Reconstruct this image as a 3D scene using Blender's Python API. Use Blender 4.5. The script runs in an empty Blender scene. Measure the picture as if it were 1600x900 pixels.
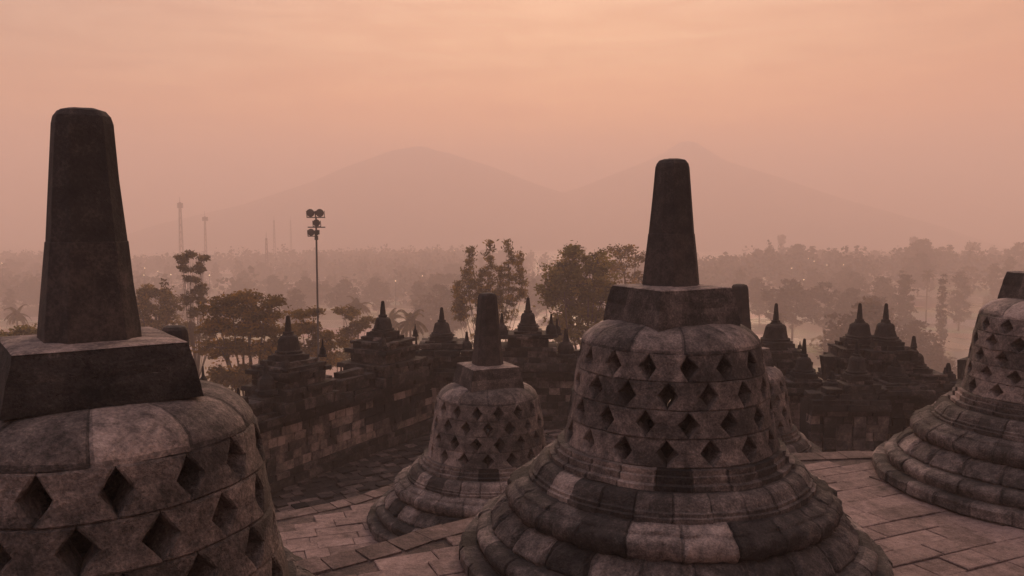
import bpy, math, random
import numpy as np
from mathutils import Vector, noise
R = math.radians
PI = math.pi
random.seed(7)
S = bpy.context.scene
COL = S.collection

# ------------------------------------------------------------------ camera
F = 1300.0                      # focal length in pixels of the 1600 px wide frame
PITCH = R(4.4)
CAMZ = 4.75
cd = bpy.data.cameras.new('camera')
cam = bpy.data.objects.new('camera', cd); COL.objects.link(cam)
cd.sensor_width = 36; cd.lens = F / 1600 * 36
cd.clip_start = 0.05; cd.clip_end = 30000
cam.location = (0, 0, CAMZ); cam.rotation_euler = (R(90) - PITCH, 0, 0)
S.camera = cam

# ------------------------------------------------------------------ sky, sun, exposure
SUN_EL, SUN_AZ = R(21), R(6)      # azimuth measured from +Y towards +X
w = bpy.data.worlds.new('World'); S.world = w; w.use_nodes = True
nt = w.node_tree; nt.nodes.clear()
def N(t, nt_, **kw):
    n = nt_.nodes.new(t)
    for k, v in kw.items(): setattr(n, k, v)
    return n
def L(nt_, a, b): nt_.links.new(a, b)
def ramp(nt_, stops, fac=None):
    r = N('ShaderNodeValToRGB', nt_)
    e = r.color_ramp.elements
    while len(e) < len(stops): e.new(0.5)
    for i, (p, c) in enumerate(stops):
        e[i].position = p; e[i].color = (*c, 1) if len(c) == 3 else c
    if fac is not None: L(nt_, fac, r.inputs[0])
    return r
def math_(nt_, op, a, b=None, c=None, clamp=False):
    m = N('ShaderNodeMath', nt_, operation=op); m.use_clamp = clamp
    for i, v in enumerate((a, b, c)):
        if v is None: continue
        if isinstance(v, (int, float)): m.inputs[i].default_value = v
        else: L(nt_, v, m.inputs[i])
    return m.outputs[0]
def mixc(nt_, fac, a, b, mode='MIX'):
    m = N('ShaderNodeMix', nt_, data_type='RGBA', blend_type=mode)
    for s, v in ((0, fac), (6, a), (7, b)):
        if isinstance(v, (int, float)): m.inputs[s].default_value = v
        elif isinstance(v, tuple): m.inputs[s].default_value = (*v, 1)
        else: L(nt_, v, m.inputs[s])
    return m.outputs[2]
def noise_(nt_, vec, scale, detail=4, rough=0.55, dist=0.0):
    n = N('ShaderNodeTexNoise', nt_)
    n.inputs['Scale'].default_value = scale; n.inputs['Detail'].default_value = detail
    n.inputs['Roughness'].default_value = rough; n.inputs['Distortion'].default_value = dist
    L(nt_, vec, n.inputs['Vector'])
    return n
tc = N('ShaderNodeTexCoord', nt)
sep = N('ShaderNodeSeparateXYZ', nt); L(nt, tc.outputs['Generated'], sep.inputs[0])
# thin streaky cloud: noise stretched along the horizon
mp = N('ShaderNodeMapping', nt); mp.inputs['Scale'].default_value = (1.0, 1.0, 7.0)
L(nt, tc.outputs['Generated'], mp.inputs[0])
n1 = noise_(nt, mp.outputs[0], 2.2, 6, 0.6, 0.4)
n2 = noise_(nt, mp.outputs[0], 7.0, 7, 0.65, 0.8)
wob = math_(nt, 'MULTIPLY_ADD', n1.outputs[0], 0.06, -0.030)
zz = math_(nt, 'ADD', sep.outputs[2], wob)
# colour by height in the direction of the dawn, and away from it
front = ramp(nt, [(0.0, (.75, .36, .22)), (.075, (.96, .35, .13)), (.125, (1.08, .40, .12)), (.19, (.86, .44, .22)), (.27, (.74, .43, .28)), (.50, (.78, .54, .46)), (1.0, (.60, .54, .60))], zz)
back = ramp(nt, [(0.0, (.11, .10, .115)), (.2, (.14, .13, .145)), (.6, (.34, .31, .35)), (1.0, (.60, .54, .60))], zz)
# how far the direction is from the dawn
dawn = N('ShaderNodeVectorMath', nt, operation='DOT_PRODUCT')
L(nt, tc.outputs['Generated'], dawn.inputs[0]); dawn.inputs[1].default_value = (math.sin(R(5)), math.cos(R(5)), 0)
mr = N('ShaderNodeMapRange', nt, interpolation_type='SMOOTHSTEP'); L(nt, dawn.outputs['Value'], mr.inputs[0])
mr.inputs[1].default_value = -0.65; mr.inputs[2].default_value = 0.90
skyc = mixc(nt, mr.outputs[0], back.outputs[0], front.outputs[0])
# cooler, dimmer towards the left of the dawn
lf = N('ShaderNodeMapRange', nt, interpolation_type='SMOOTHSTEP'); L(nt, sep.outputs[0], lf.inputs[0])
lf.inputs[1].default_value = -0.12; lf.inputs[2].default_value = -0.60
skyc = mixc(nt, lf.outputs[0], skyc, mixc(nt, 1.0, skyc, (.60, .70, .86), 'MULTIPLY'))
rt = N('ShaderNodeMapRange', nt, interpolation_type='SMOOTHSTEP'); L(nt, sep.outputs[0], rt.inputs[0])
rt.inputs[1].default_value = 0.2; rt.inputs[2].default_value = 0.6
skyc = mixc(nt, rt.outputs[0], skyc, mixc(nt, 1.0, skyc, (.74, .60, .52), 'MULTIPLY'))
cl = ramp(nt, [(0.34, (.86, .81, .80)), (0.66, (1.12, 1.20, 1.24))], n2.outputs[0])
skyc = mixc(nt, 1.0, skyc, cl.outputs[0], 'MULTIPLY')
sky = N('ShaderNodeTexSky', nt, sky_type='NISHITA', sun_disc=False)
sky.sun_elevation = SUN_EL; sky.sun_rotation = SUN_AZ; sky.dust_density = 5.0; sky.air_density = 2.0
bg1 = N('ShaderNodeBackground', nt); L(nt, sky.outputs[0], bg1.inputs[0]); bg1.inputs[1].default_value = 0.004
bg2 = N('ShaderNodeBackground', nt); L(nt, skyc, bg2.inputs[0]); bg2.inputs[1].default_value = 1.15
ad = N('ShaderNodeAddShader', nt); L(nt, bg1.outputs[0], ad.inputs[0]); L(nt, bg2.outputs[0], ad.inputs[1])
wo = N('ShaderNodeOutputWorld', nt); L(nt, ad.outputs[0], wo.inputs[0])

sd = bpy.data.lights.new('sun', 'SUN'); sun = bpy.data.objects.new('sun', sd); COL.objects.link(sun)
sd.energy = 2.7; sd.angle = R(24); sd.color = (1.0, .62, .40)
dv = Vector((math.sin(SUN_AZ) * math.cos(SUN_EL), math.cos(SUN_AZ) * math.cos(SUN_EL), math.sin(SUN_EL)))
sun.rotation_euler = dv.to_track_quat('Z', 'Y').to_euler(); sun.location = (20, 100, 60)

S.view_settings.view_transform = 'Standard'; S.view_settings.look = 'None'
S.view_settings.exposure = 0.24; S.view_settings.gamma = 1.0
S.view_settings.use_curve_mapping = False
S.render.engine = 'CYCLES'
S.cycles.use_denoising = True
S.cycles.max_bounces = 5; S.cycles.diffuse_bounces = 3; S.cycles.glossy_bounces = 2
S.cycles.volume_bounces = 4; S.cycles.transparent_max_bounces = 8
HAZE_DENSITY = 1 / 420.0

# ------------------------------------------------------------------ helpers
def at(px, py, D):
    """world point seen at pixel (px,py) of the 1600x900 photo when it stands D metres ahead"""
    el = math.atan((450 - py) / F) - PITCH
    dz = D * math.tan(el)
    ax = D * math.cos(PITCH) - dz * math.sin(PITCH)
    return Vector(((px - 800) / F * ax, D, CAMZ + dz))

class MB:
    def __init__(s): s.v = []; s.f = []; s.t = []
    def quad_box(s, c, tone):           # 8 corners: bottom 4 ccw, top 4
        b = len(s.v); s.v += [tuple(p) for p in c]
        for f in ((3, 2, 1, 0), (4, 5, 6, 7), (0, 1, 5, 4), (1, 2, 6, 5), (2, 3, 7, 6), (3, 0, 4, 7)):
            s.f.append(tuple(b + i for i in f)); s.t.append(tone)
    def box(s, x0, x1, y0, y1, z0, z1, tone=.4, jit=0.0, M=None, ch=0.0):
        j = lambda: random.uniform(-jit, jit)
        c = [(x0, y0, z0), (x1, y0, z0), (x1, y1, z0), (x0, y1, z0), (x0, y0, z1), (x1, y0, z1), (x1, y1, z1), (x0, y1, z1)]
        c = [Vector((p[0] + j(), p[1] + j(), p[2] + j())) for p in c]
        if M: c = [M(p) for p in c]
        s.quad_box(c, tone)
    def grid(s, pts, tone, closed_u=False, dirt=0.0):   # pts[v][u]
        b = len(s.v); nv, nu = len(pts), len(pts[0])
        for row in pts: s.v += [tuple(p) for p in row]
        for i in range(nv - 1):
            for k in range(nu if closed_u else nu - 1):
                k2 = (k + 1) % nu
                s.f.append((b + i * nu + k, b + i * nu + k2, b + (i + 1) * nu + k2, b + (i + 1) * nu + k)); s.t.append(tone - (dirt if k in (0, nu - 2) or i in (0, nv - 2) else 0))
    def tube(s, pts, rads, n=6, tone=.5, cap=True):
        rows = []
        for i, p in enumerate(pts):
            p = Vector(p)
            d = (Vector(pts[min(i + 1, len(pts) - 1)]) - Vector(pts[max(i - 1, 0)])).normalized()
            a = d.orthogonal().normalized() if abs(d.z) < .9 else Vector((1, 0, 0)).cross(d).normalized()
            bb = d.cross(a)
            rows.append([p + (a * math.cos(2 * PI * k / n) + bb * math.sin(2 * PI * k / n)) * rads[i] for k in range(n)])
        s.grid(rows, tone, True)
        if cap:
            b = len(s.v) - n
            s.f.append(tuple(b + k for k in range(n))); s.t.append(tone)
            b0 = len(s.v) - n * len(pts)
            s.f.append(tuple(b0 + k for k in range(n - 1, -1, -1))); s.t.append(tone)
    def build(s, name, mat, parent=None, smooth=False, loc=None, rough=0.0, seed=0.0):
        if rough:
            o = Vector((seed * 3.1, seed * 1.7, seed))
            nv = []
            for p in s.v:
                p = Vector(p)
                d = noise.noise_vector((p + o) * 3.0) * rough * .75 + noise.noise_vector((p + o) * 15) * rough * .6
                nv.append(tuple(p + d))
            s.v = nv
        me = bpy.data.meshes.new(name); me.from_pydata(s.v, [], s.f)
        at_ = me.attributes.new('tone', 'FLOAT', 'FACE'); at_.data.foreach_set('value', s.t)
        if smooth: me.polygons.foreach_set('use_smooth', [True] * len(me.polygons))
        me.materials.append(mat); me.update()
        o = bpy.data.objects.new(name, me); COL.objects.link(o)
        if parent: o.parent = parent
        if loc: o.location = loc
        return o
def tag(o, label=None, cat=None, group=None, kind=None):
    if label: o['label'] = label
    if cat: o['category'] = cat
    if group: o['group'] = group
    if kind: o['kind'] = kind
    return o
def empty(name, loc=(0, 0, 0), rz=0.0):
    o = bpy.data.objects.new(name, None); COL.objects.link(o)
    o.location = loc; o.rotation_euler = (0, 0, rz); o.empty_display_size = .3
    return o
def copy_tree(src, parent=None):
    c = src.copy(); COL.objects.link(c); c.parent = parent
    for ch in list(src.children): copy_tree(ch, c)
    return c

# ------------------------------------------------------------------ materials
def stone_mat(name, stops, bump=.012, patch=.35, scale=1.0, dark=.0):
    m = bpy.data.materials.new(name); m.use_nodes = True; t = m.node_tree; t.nodes.clear()
    tc = N('ShaderNodeTexCoord', t); P = tc.outputs['Object']
    a = N('ShaderNodeAttribute', t, attribute_name='tone')
    na = noise_(t, P, 2.0 * scale, 6, .62, .8); nb = noise_(t, P, 9 * scale, 6, .7); nc = noise_(t, P, 55 * scale, 3, .7)
    v = math_(t, 'MULTIPLY_ADD', na.outputs[0], .95, -.475)
    v = math_(t, 'ADD', v, a.outputs['Fac'])
    v = math_(t, 'ADD', v, math_(t, 'MULTIPLY_ADD', nb.outputs[0], .9, -.45))
    v = math_(t, 'ADD', v, math_(t, 'MULTIPLY_ADD', nc.outputs[0], .7, -.35), clamp=True)
    c = ramp(t, stops, v).outputs[0]
    # pale lichen and mineral stains
    nl = noise_(t, P, 2.7 * scale, 8, .75, 1.2)
    lm = ramp(t, [(.60, (0, 0, 0)), (.72, (1, 1, 1))], nl.outputs[0])
    c = mixc(t, math_(t, 'MULTIPLY', lm.outputs[0], patch), c, (.19, .155, .145))
    # black algae streaks
    mp = N('ShaderNodeMapping', t); mp.inputs['Scale'].default_value = (3, 3, .8); L(t, P, mp.inputs[0])
    ns = noise_(t, mp.outputs[0], 1.1 * scale, 6, .7, .5)
    sm = ramp(t, [(.56, (0, 0, 0)), (.68, (1, 1, 1))], ns.outputs[0])
    c = mixc(t, math_(t, 'MULTIPLY', sm.outputs[0], .55), c, (.014, .012, .0115))
    # pitting
    vo = N('ShaderNodeTexVoronoi', t); vo.inputs['Scale'].default_value = 70 * scale; L(t, P, vo.inputs[0])
    pit = ramp(t, [(.0, (0, 0, 0)), (.28, (1, 1, 1))], vo.outputs[0])
    h = math_(t, 'ADD', math_(t, 'MULTIPLY', nb.outputs[0], 1.4), math_(t, 'MULTIPLY', nc.outputs[0], .55))
    h = math_(t, 'ADD', h, math_(t, 'MULTIPLY', pit.outputs[0], .5))
    nd = noise_(t, P, 24 * scale, 5, .65, .3); h = math_(t, 'ADD', h, math_(t, 'MULTIPLY', nd.outputs[0], 1.0))
    bp = N('ShaderNodeBump', t); bp.inputs['Strength'].default_value = .9; bp.inputs['Distance'].default_value = bump
    L(t, h, bp.inputs['Height'])
    b = N('ShaderNodeBsdfPrincipled', t); L(t, c, b.inputs['Base Color']); L(t, bp.outputs[0], b.inputs['Normal'])
    b.inputs['Roughness'].default_value = .88; b.inputs['Specular IOR Level'].default_value = .25
    o = N('ShaderNodeOutputMaterial', t); L(t, b.outputs[0], o.inputs[0])
    return m
ST = [(0.0, (.011, .0102, .0100)), (.36, (.052, .0445, .0415)), (.60, (.145, .117, .107)), (.85, (.34, .265, .235)), (1.0, (.47, .365, .32))]
M_stone = stone_mat('andesite', ST, .022)
M_spire = stone_mat('smooth_andesite', [(0, (.015, .0135, .013)), (.5, (.038, .033, .031)), (1, (.12, .092, .082))], .007, .22)
M_wall = stone_mat('weathered_andesite', [(0.0, (.010, .0092, .009)), (.35, (.032, .0285, .0265)), (.60, (.11, .090, .082)), (.85, (.26, .20, .175)), (1.0, (.38, .29, .255))], .02, .4)
M_pave = stone_mat('paving_stone', [(0.0, (.040, .030, .028)), (.35, (.140, .098, .088)), (.7, (.29, .205, .185)), (1.0, (.44, .32, .285))], .025, .5)
M_dark = stone_mat('worn_floor_stone', [(0.0, (.010, .009, .009)), (.5, (.028, .024, .023)), (.8, (.085, .066, .060)), (1.0, (.19, .14, .125))], .03, .3)

def plain_mat(name, col, rough=.7, nscale=3.0, var=.3, bump=0, coord='Object', metal=0.0):
    m = bpy.data.materials.new(name); m.use_nodes = True; t = m.node_tree; t.nodes.clear()
    tc = N('ShaderNodeTexCoord', t)
    n = noise_(t, tc.outputs[coord], nscale, 5, .6)
    a = N('ShaderNodeAttribute', t, attribute_name='tone')
    k = math_(t, 'ADD', math_(t, 'MULTIPLY_ADD', n.outputs[0], 2 * var, 1 - var), math_(t, 'MULTIPLY_ADD', a.outputs['Fac'], .8, -.4))
    cc = N('ShaderNodeCombineXYZ', t)
    for i in range(3): L(t, math_(t, 'MULTIPLY', k, col[i]), cc.inputs[i])
    b = N('ShaderNodeBsdfPrincipled', t); L(t, cc.outputs[0], b.inputs['Base Color'])
    b.inputs['Roughness'].default_value = rough; b.inputs['Metallic'].default_value = metal
    if bump:
        bp = N('ShaderNodeBump', t); bp.inputs['Distance'].default_value = bump; L(t, n.outputs[0], bp.inputs['Height']); L(t, bp.outputs[0], b.inputs['Normal'])
    o = N('ShaderNodeOutputMaterial', t); L(t, b.outputs[0], o.inputs[0])
    return m
def leaf_mat(name, col, trans=.35):
    m = bpy.data.materials.new(name); m.use_nodes = True; t = m.node_tree; t.nodes.clear()
    a = N('ShaderNodeAttribute', t, attribute_name='tone')
    c = ramp(t, [(0, tuple(x * .45 for x in col)), (.5, col), (1, (min(1, col[0] * 2.1), min(1, col[1] * 1.75), col[2] * 1.3))], a.outputs['Fac']).outputs[0]
    d = N('ShaderNodeBsdfDiffuse', t); L(t, c, d.inputs[0])
    tr = N('ShaderNodeBsdfTranslucent', t); L(t, c, tr.inputs[0])
    mx = N('ShaderNodeMixShader', t); mx.inputs[0].default_value = trans; L(t, d.outputs[0], mx.inputs[1]); L(t, tr.outputs[0], mx.inputs[2])
    o = N('ShaderNodeOutputMaterial', t); L(t, mx.outputs[0], o.inputs[0])
    return m
M_bark = plain_mat('bark', (.085, .062, .050), .9, 6, .4, .02)
M_leaf = [leaf_mat('leaf_olive', (.17, .125, .045), .5), leaf_mat('leaf_green', (.16, .135, .045), .5), leaf_mat('leaf_rust', (.17, .115, .036), .5), leaf_mat('leaf_dark', (.11, .088, .042), .45), leaf_mat('leaf_valley', (.042, .036, .022), .25)]
M_metal = plain_mat('painted_metal', (.014, .013, .014), .5, 20, .2)
M_lampglass = plain_mat('lamp_glass', (.09, .085, .085), .15, 20, .1)
M_ground = bpy.data.materials.new('fog_bright_ground'); M_ground.use_nodes = True; t = M_ground.node_tree; t.nodes.clear()  # made-up wet gloss: mirrors the bright haze, standing in for luminous valley fog
_tc = N('ShaderNodeTexCoord', t); _n = noise_(t, _tc.outputs['Object'], .03, 6, .6); _v = N('ShaderNodeTexVoronoi', t); _v.inputs['Scale'].default_value = .045; L(t, _tc.outputs['Object'], _v.inputs[0])
_c = mixc(t, .45, ramp(t, [(.3, (.10, .095, .05)), (.7, (.26, .21, .14))], _n.outputs[0]).outputs[0], _v.outputs['Color'], 'SOFT_LIGHT')
_b = N('ShaderNodeBsdfPrincipled', t); L(t, _c, _b.inputs['Base Color']); _b.inputs['IOR'].default_value = 1.33
L(t, ramp(t, [(.45, (.22, .22, .22)), (.70, (.6, .6, .6))], _n.outputs[0]).outputs[0], _b.inputs['Roughness'])
_o = N('ShaderNodeOutputMaterial', t); L(t, _b.outputs[0], _o.inputs[0])
M_mount = plain_mat('mountain_slope', (.20, .17, .15), 1, .02, .4)
M_mast = plain_mat('mast_steel', (.16, .10, .09), .6, 1, .2)
M_glow = bpy.data.materials.new('lamp_glow'); M_glow.use_nodes = True
_t = M_glow.node_tree; _t.nodes.clear()
_e = N('ShaderNodeEmission', _t); _e.inputs[0].default_value = (1, .72, .42, 1); _e.inputs[1].default_value = 3
_o = N('ShaderNodeOutputMaterial', _t); L(_t, _e.outputs[0], _o.inputs[0])

# ------------------------------------------------------------------ ground, terraces
def ground_z(x, y):
    r = math.hypot(x, y + 10)
    t = min(1, max(0, (r - 45) / 110.0)); t = t * t * (3 - 2 * t)
    z = -19 * (1 - t) - 29.0 * t
    far = min(1, max(0, (r - 120) / 200))
    z += far * 4.0 * noise.noise(Vector((x * .006, y * .006, 2.2))) + .5 * noise.noise(Vector((x * .03, y * .03, 0)))
    z += 7.5 * math.exp(-((x - 190) / 130) ** 2 - ((y - 400) / 90) ** 2) + 5 * math.exp(-((x - 95) / 70) ** 2 - ((y - 215) / 50) ** 2)
    return z
gb = MB()
rr = [0, 25, 45, 60, 75, 90, 110, 130, 150, 180, 210, 250, 300, 360, 430, 520, 640, 800, 1000, 1300, 1800, 2400, 3000]
rows = [[(r * math.cos(2 * PI * k / 96), r * math.sin(2 * PI * k / 96), ground_z(r * math.cos(2 * PI * k / 96), r * math.sin(2 * PI * k / 96))) for k in range(96)] for r in rr]
gb.grid(rows, .5, True)
g = gb.build('ground', M_ground, smooth=True); tag(g, kind='structure')

def inside(poly, x, y):
    c = False; n = len(poly); j = n - 1
    for i in range(n):
        xi, yi = poly[i]; xj, yj = poly[j]
        if (yi > y) != (yj > y) and x < (xj - xi) * (y - yi) / (yj - yi) + xi: c = not c
        j = i
    return c
def smooth_poly(pts, n=6):
    out = []
    for i in range(len(pts) - 1):
        p0, p1, p2, p3 = [Vector(pts[max(0, min(len(pts) - 1, i + d))]) for d in (-1, 0, 1, 2)]
        for k in range(n):
            t = k / n
            out.append(.5 * (2 * p1 + (p2 - p0) * t + (2 * p0 - 5 * p1 + 4 * p2 - p3) * t * t + (3 * p1 - p0 - 3 * p2 + p3) * t ** 3))
    out.append(Vector(pts[-1]))
    return out
def resample(pl, step):
    out = [pl[0].copy()]; acc = 0; L_ = step * random.uniform(.75, 1.25)
    for a, b in zip(pl, pl[1:]):
        d = (b - a).length; pos = 0
        while acc + (d - pos) >= L_:
            pos += L_ - acc; acc = 0; L_ = step * random.uniform(.75, 1.25)
            out.append(a + (b - a) * (pos / d))
        acc += d - pos
    out.append(pl[-1].copy())
    return out
def block_run(mb, pl, step, z0, z1, depth, out=0.0, tone=(.2, .8), jit=.012, miss=0.0, prot=.015, gap=.006):
    """a course of separate blocks along a plan polyline; outer face on the right-hand side of travel"""
    pts = resample(pl, step)
    for a, b in zip(pts, pts[1:]):
        if random.random() < miss or (b - a).length < .05: continue
        d = (b - a).normalized(); nrm = Vector((d.y, -d.x))
        o = out + random.uniform(-prot, prot)
        a2, b2 = a + d * gap, b - d * gap
        q = [a2 + nrm * o, b2 + nrm * o, b2 - nrm * depth, a2 - nrm * depth]
        zt = z1 - gap + random.uniform(-jit, jit) * .6
        c = [Vector((p.x + random.uniform(-jit, jit), p.y + random.uniform(-jit, jit), z0)) for p in q]
        c += [Vector((p.x + random.uniform(-jit, jit), p.y + random.uniform(-jit, jit), zt)) for p in q]
        tn_ = random.triangular(tone[0], tone[1], (tone[0] + tone[1]) / 2)
        if tone[1] > 1: tn_ = tn_ * .55 + .12 + .75 * noise.noise(Vector((a.x * .55, a.y * .55, z0 * 1.6))) + (.3 if random.random() < .10 else 0)
        mb.quad_box(c, tn_)
def slabs(mb, poly, z, ang, wid, lmin, lmax, bbox, tone, zj=.011, ch=.010, gap=.0022):
    ca, sa = math.cos(ang), math.sin(ang)
    x0, x1, y0, y1 = bbox
    v = y0
    while v < y1:
        wv = wid * random.uniform(.8, 1.2); u = x0 + random.uniform(0, .4)
        while u < x1:
            l = random.uniform(lmin, lmax)
            cs = [(u + gap, v + gap), (u + l - gap, v + gap), (u + l - gap, v + wv - gap), (u + gap, v + wv - gap)]
            W = [(a * ca - b * sa, a * sa + b * ca) for a, b in cs]
            if all(inside(poly, *p) for p in W):
                cx = sum(p[0] for p in W) / 4; cy = sum(p[1] for p in W) / 4
                dz = random.uniform(-zj, zj); tx, ty = random.uniform(-zj, zj), random.uniform(-zj, zj)
                jp = [(p[0] + random.uniform(-.008, .008), p[1] + random.uniform(-.008, .008)) for p in W]
                zf = lambda p: z + dz + (p[0] - cx) * tx + (p[1] - cy) * ty
                b0 = len(mb.v)
                mb.v += [(p[0], p[1], z - .07) for p in jp]
                mb.v += [(p[0], p[1], zf(p) - ch * .7) for p in jp]
                inn = [(p[0] + (cx - p[0]) * ch / .3, p[1] + (cy - p[1]) * ch / .3) for p in jp]
                mb.v += [(p[0], p[1], zf(p)) for p in inn]
                tn = random.triangular(tone[0], tone[1])
                for k in range(4):
                    k2 = (k + 1) % 4
                    mb.f.append((b0 + k, b0 + k2, b0 + 4 + k2, b0 + 4 + k)); mb.t.append(tn - .1)
                    mb.f.append((b0 + 4 + k, b0 + 4 + k2, b0 + 8 + k2, b0 + 8 + k)); mb.t.append(tn)
                mb.f.append((b0 + 8, b0 + 9, b0 + 10, b0 + 11)); mb.t.append(tn)
            u += l
        v += wv
def terrace(name, edge, back, ztop, zbot, ang, bbox, mat, tone, wid=.36, zj=.011, lm=(.45, .95)):
    """edge: plan curve of the visible rim, left to right; back: closing points"""
    pl = smooth_poly(edge)
    rim = [(p.x, p.y) for p in pl] + back
    mb = MB()
    n = len(rim); b = len(mb.v)
    mb.v += [(x, y, ztop - .03) for x, y in rim] + [(x, y, zbot) for x, y in rim]
    mb.f.append(tuple(b + n - 1 - i for i in range(n))); mb.t.append(.15)
    for i in range(n):
        j = (i + 1) % n
        mb.f.append((b + i, b + j, b + n + j, b + n + i)); mb.t.append(.2)
    # retaining courses and kerb along the rim, outer face outside the curve
    rv = [p.copy() for p in reversed(pl)]
    z = zbot; k = 0
    while z < ztop - .27:
        block_run(mb, rv, .5, z, z + .24, .22, .03, (.1, .6)); z += .24
    block_run(mb, rv, .38, z, ztop - .004, .30, .05, (tone[0] * .4, tone[1] * .6), jit=.012)
    # paving slabs inside the kerb
    cen = Vector((0, 0))
    inn = []
    for i, p in enumerate(pl):
        d = (pl[min(i + 1, len(pl) - 1)] - pl[max(i - 1, 0)]).normalized()
        inn.append((p.x + d.y * .31, p.y - d.x * .31))
    slabs(mb, inn + back, ztop, ang, wid, lm[0], lm[1], bbox, tone, zj)
    o = mb.build(name, mat); tag(o, kind='structure')
    return o
UP = 1.45
MID = -.35
terrace('top_terrace', [(-9, -5), (-6, -2.2), (-3, .6), (0, 1.9), (3, 2.7), (7, 3.0), (11, 2.2)], [(11, -9), (-9, -9)], 2.95, UP - .1, R(12), (-8, 12, -8, 3), M_pave, (.3, .7))
terrace('upper_terrace', [(-11, -4), (-8.5, 1.2), (-5.8, 4.9), (-3.6, 6.8), (-2.0, 7.95), (-1.33, 8.43), (-.91, 8.83), (-.21, 9.35), (1.2, 10.7), (2.8, 11.6), (4.6, 11.85), (5.7, 12.05), (7.0, 12.95), (9.5, 13.6), (13, 13), (17, 10)], [(17, -9), (-11, -9)], UP, MID - .05, R(24), (-10, 20, -10, 14), M_pave, (.42, .70), wid=.30, lm=(.35, .8))
terrace('middle_terrace', [(-13, 0), (-10, 5.5), (-7.6, 11), (-5.8, 13.2), (-4.2, 14.3), (-2.98, 15.2), (-1.9, 16.5), (.2, 17.5), (2.6, 18.3), (4.6, 18.75), (6.6, 18.4), (10, 17.6), (15, 16.5), (20, 13)], [(20, -10), (-13, -10)], MID, -1.4, R(20), (-12, 24, -10, 21), M_pave, (.34, .80), wid=.30, lm=(.35, .8))
terrace('lower_terrace', [(-17.5, -4), (-11.2, 11.0), (-3.9, 24.6), (-2.2, 26.5), (4, 26.6), (14, 26.5), (22, 24.5)], [(22, -12), (-17.5, -12)], -1.3, -4.5, R(35), (-8, 34, 3, 32), M_dark, (.0, 1.1), .26, .045, (.2, .45))
# the stepped body of the temple below
tb = MB()
for i in range(5):
    e = i * 3.2
    tb.box(-20 - e, 25 + e, -30, 28.5 + e, -20, -4.6 - i * 3.0 + (.1 if i == 0 else 0), .3)
tag(tb.build('temple_base', M_wall), kind='structure')

# ------------------------------------------------------------------ perforated bell stupas
def bell_r(z):
    return float(np.interp(z, [1.168, 1.41, 1.66, 1.90, 2.15], [1.045, .995, .958, .922, .868]))
def stone_ring(mb, prof, n, phase, tone, nu=5, groove=.013, disp=None, skip=()):
    """a ring of stones around the axis; prof = [(r,z)...] from bottom/outside to top/inside"""
    for k in range(n):
        if k in skip: continue
        t0 = phase + 2 * PI * k / n + random.uniform(-.12, .12) * 0; t1 = phase + 2 * PI * (k + 1) / n
        us = [0, .035] + [.035 + .93 * i / nu for i in range(1, nu)] + [.965, 1]
        tn = tone() ; dr = random.uniform(-.014, .014); dz = random.uniform(-.004, .004)
        rows = []
        for j, (r, z) in enumerate(prof):
            row = []
            for u in us:
                th = t0 + (t1 - t0) * u
                g_ = groove if u in (0, 1) else 0
                rr_ = r - g_ + (0 if u in (0, 1) else dr)
                zz_ = z + (0 if u in (0, 1) or j in (0, len(prof) - 1) else dz)
                if disp: rr_ += disp(u, j / (len(prof) - 1), k)
                row.append((rr_ * math.cos(th), rr_ * math.sin(th), zz_))
            rows.append(row)
        mb.grid(rows, tn, dirt=.14)
def lattice(mb, rows_z, n, phase0, tone, hole=.108, thick=.24):
    nu, nv = 6, 10
    for ri in range(len(rows_z) - 1):
        z0, z1 = rows_z[ri] + .0015, rows_z[ri + 1] - .0015
        for k in range(n):
            tc_ = phase0 + 2 * PI * (k + (.5 if ri % 2 else 0)) / n
            a = PI / n - .003
            tn = tone(); dr = random.uniform(-.006, .010)
            hw_ = hole * random.uniform(.84, 1.10)
            vs = [0, .04, .12, .25, .38, .5, .62, .75, .88, .96, 1]
            us = [0, .05, .2, .4, .6, .8, .95, 1]
            O = []; I = []
            for v in vs:
                z = z0 + (z1 - z0) * v
                hw = a - hw_ * max(0, 1 - abs(2 * v - 1) / .90)
                ro, ri_ = [], []
                for u in us:
                    th = tc_ + (2 * u - 1) * hw
                    edge = (.010 if u in (0, 1) else 0) + (.008 if v in (0, 1) else 0)
                    r = bell_r(z) + dr - min(edge, .016)
                    ro.append((r * math.cos(th), r * math.sin(th), z))
                    r2 = bell_r(z) - thick
                    ri_.append((r2 * math.cos(th), r2 * math.sin(th), z))
                O.append(ro); I.append(ri_)
            mb.grid(O, tn, dirt=.05); mb.grid([list(reversed(r_)) for r_ in I], tn)
            mb.grid([[o[0] for o in O], [i[0] for i in I]], tn); mb.grid([[i[-1] for i in I], [o[-1] for o in O]], tn)
            mb.grid([O[-1], I[-1]], tn); mb.grid([I[0], O[0]], tn)
def lathe_pts(r0, z0, r1, z1, bulge, n):
    out = []
    for i in range(n + 1):
        t = i / n; r = r0 + (r1 - r0) * t; z = z0 + (z1 - z0) * t
        nx, nz = (z1 - z0), -(r1 - r0); l = math.hypot(nx, nz)
        b = bulge * math.sin(PI * t)
        out.append((r + nx / l * b, z + nz / l * b))
    return out
def petal(u, v, k):
    # carved lotus petal: raised tongue with a rim
    x = abs(2 * u - 1)
    edge = .92 - .55 * max(0, v - .45) ** 1.2 * 1.8
    d = edge - x
    g = .030 * math.exp(-((d - .02) / .07) ** 2)
    return .030 * max(0, min(1, d / .12)) - g - (.018 * max(0, min(1, (d - .22) / .12)) if d > .22 else 0)
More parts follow.
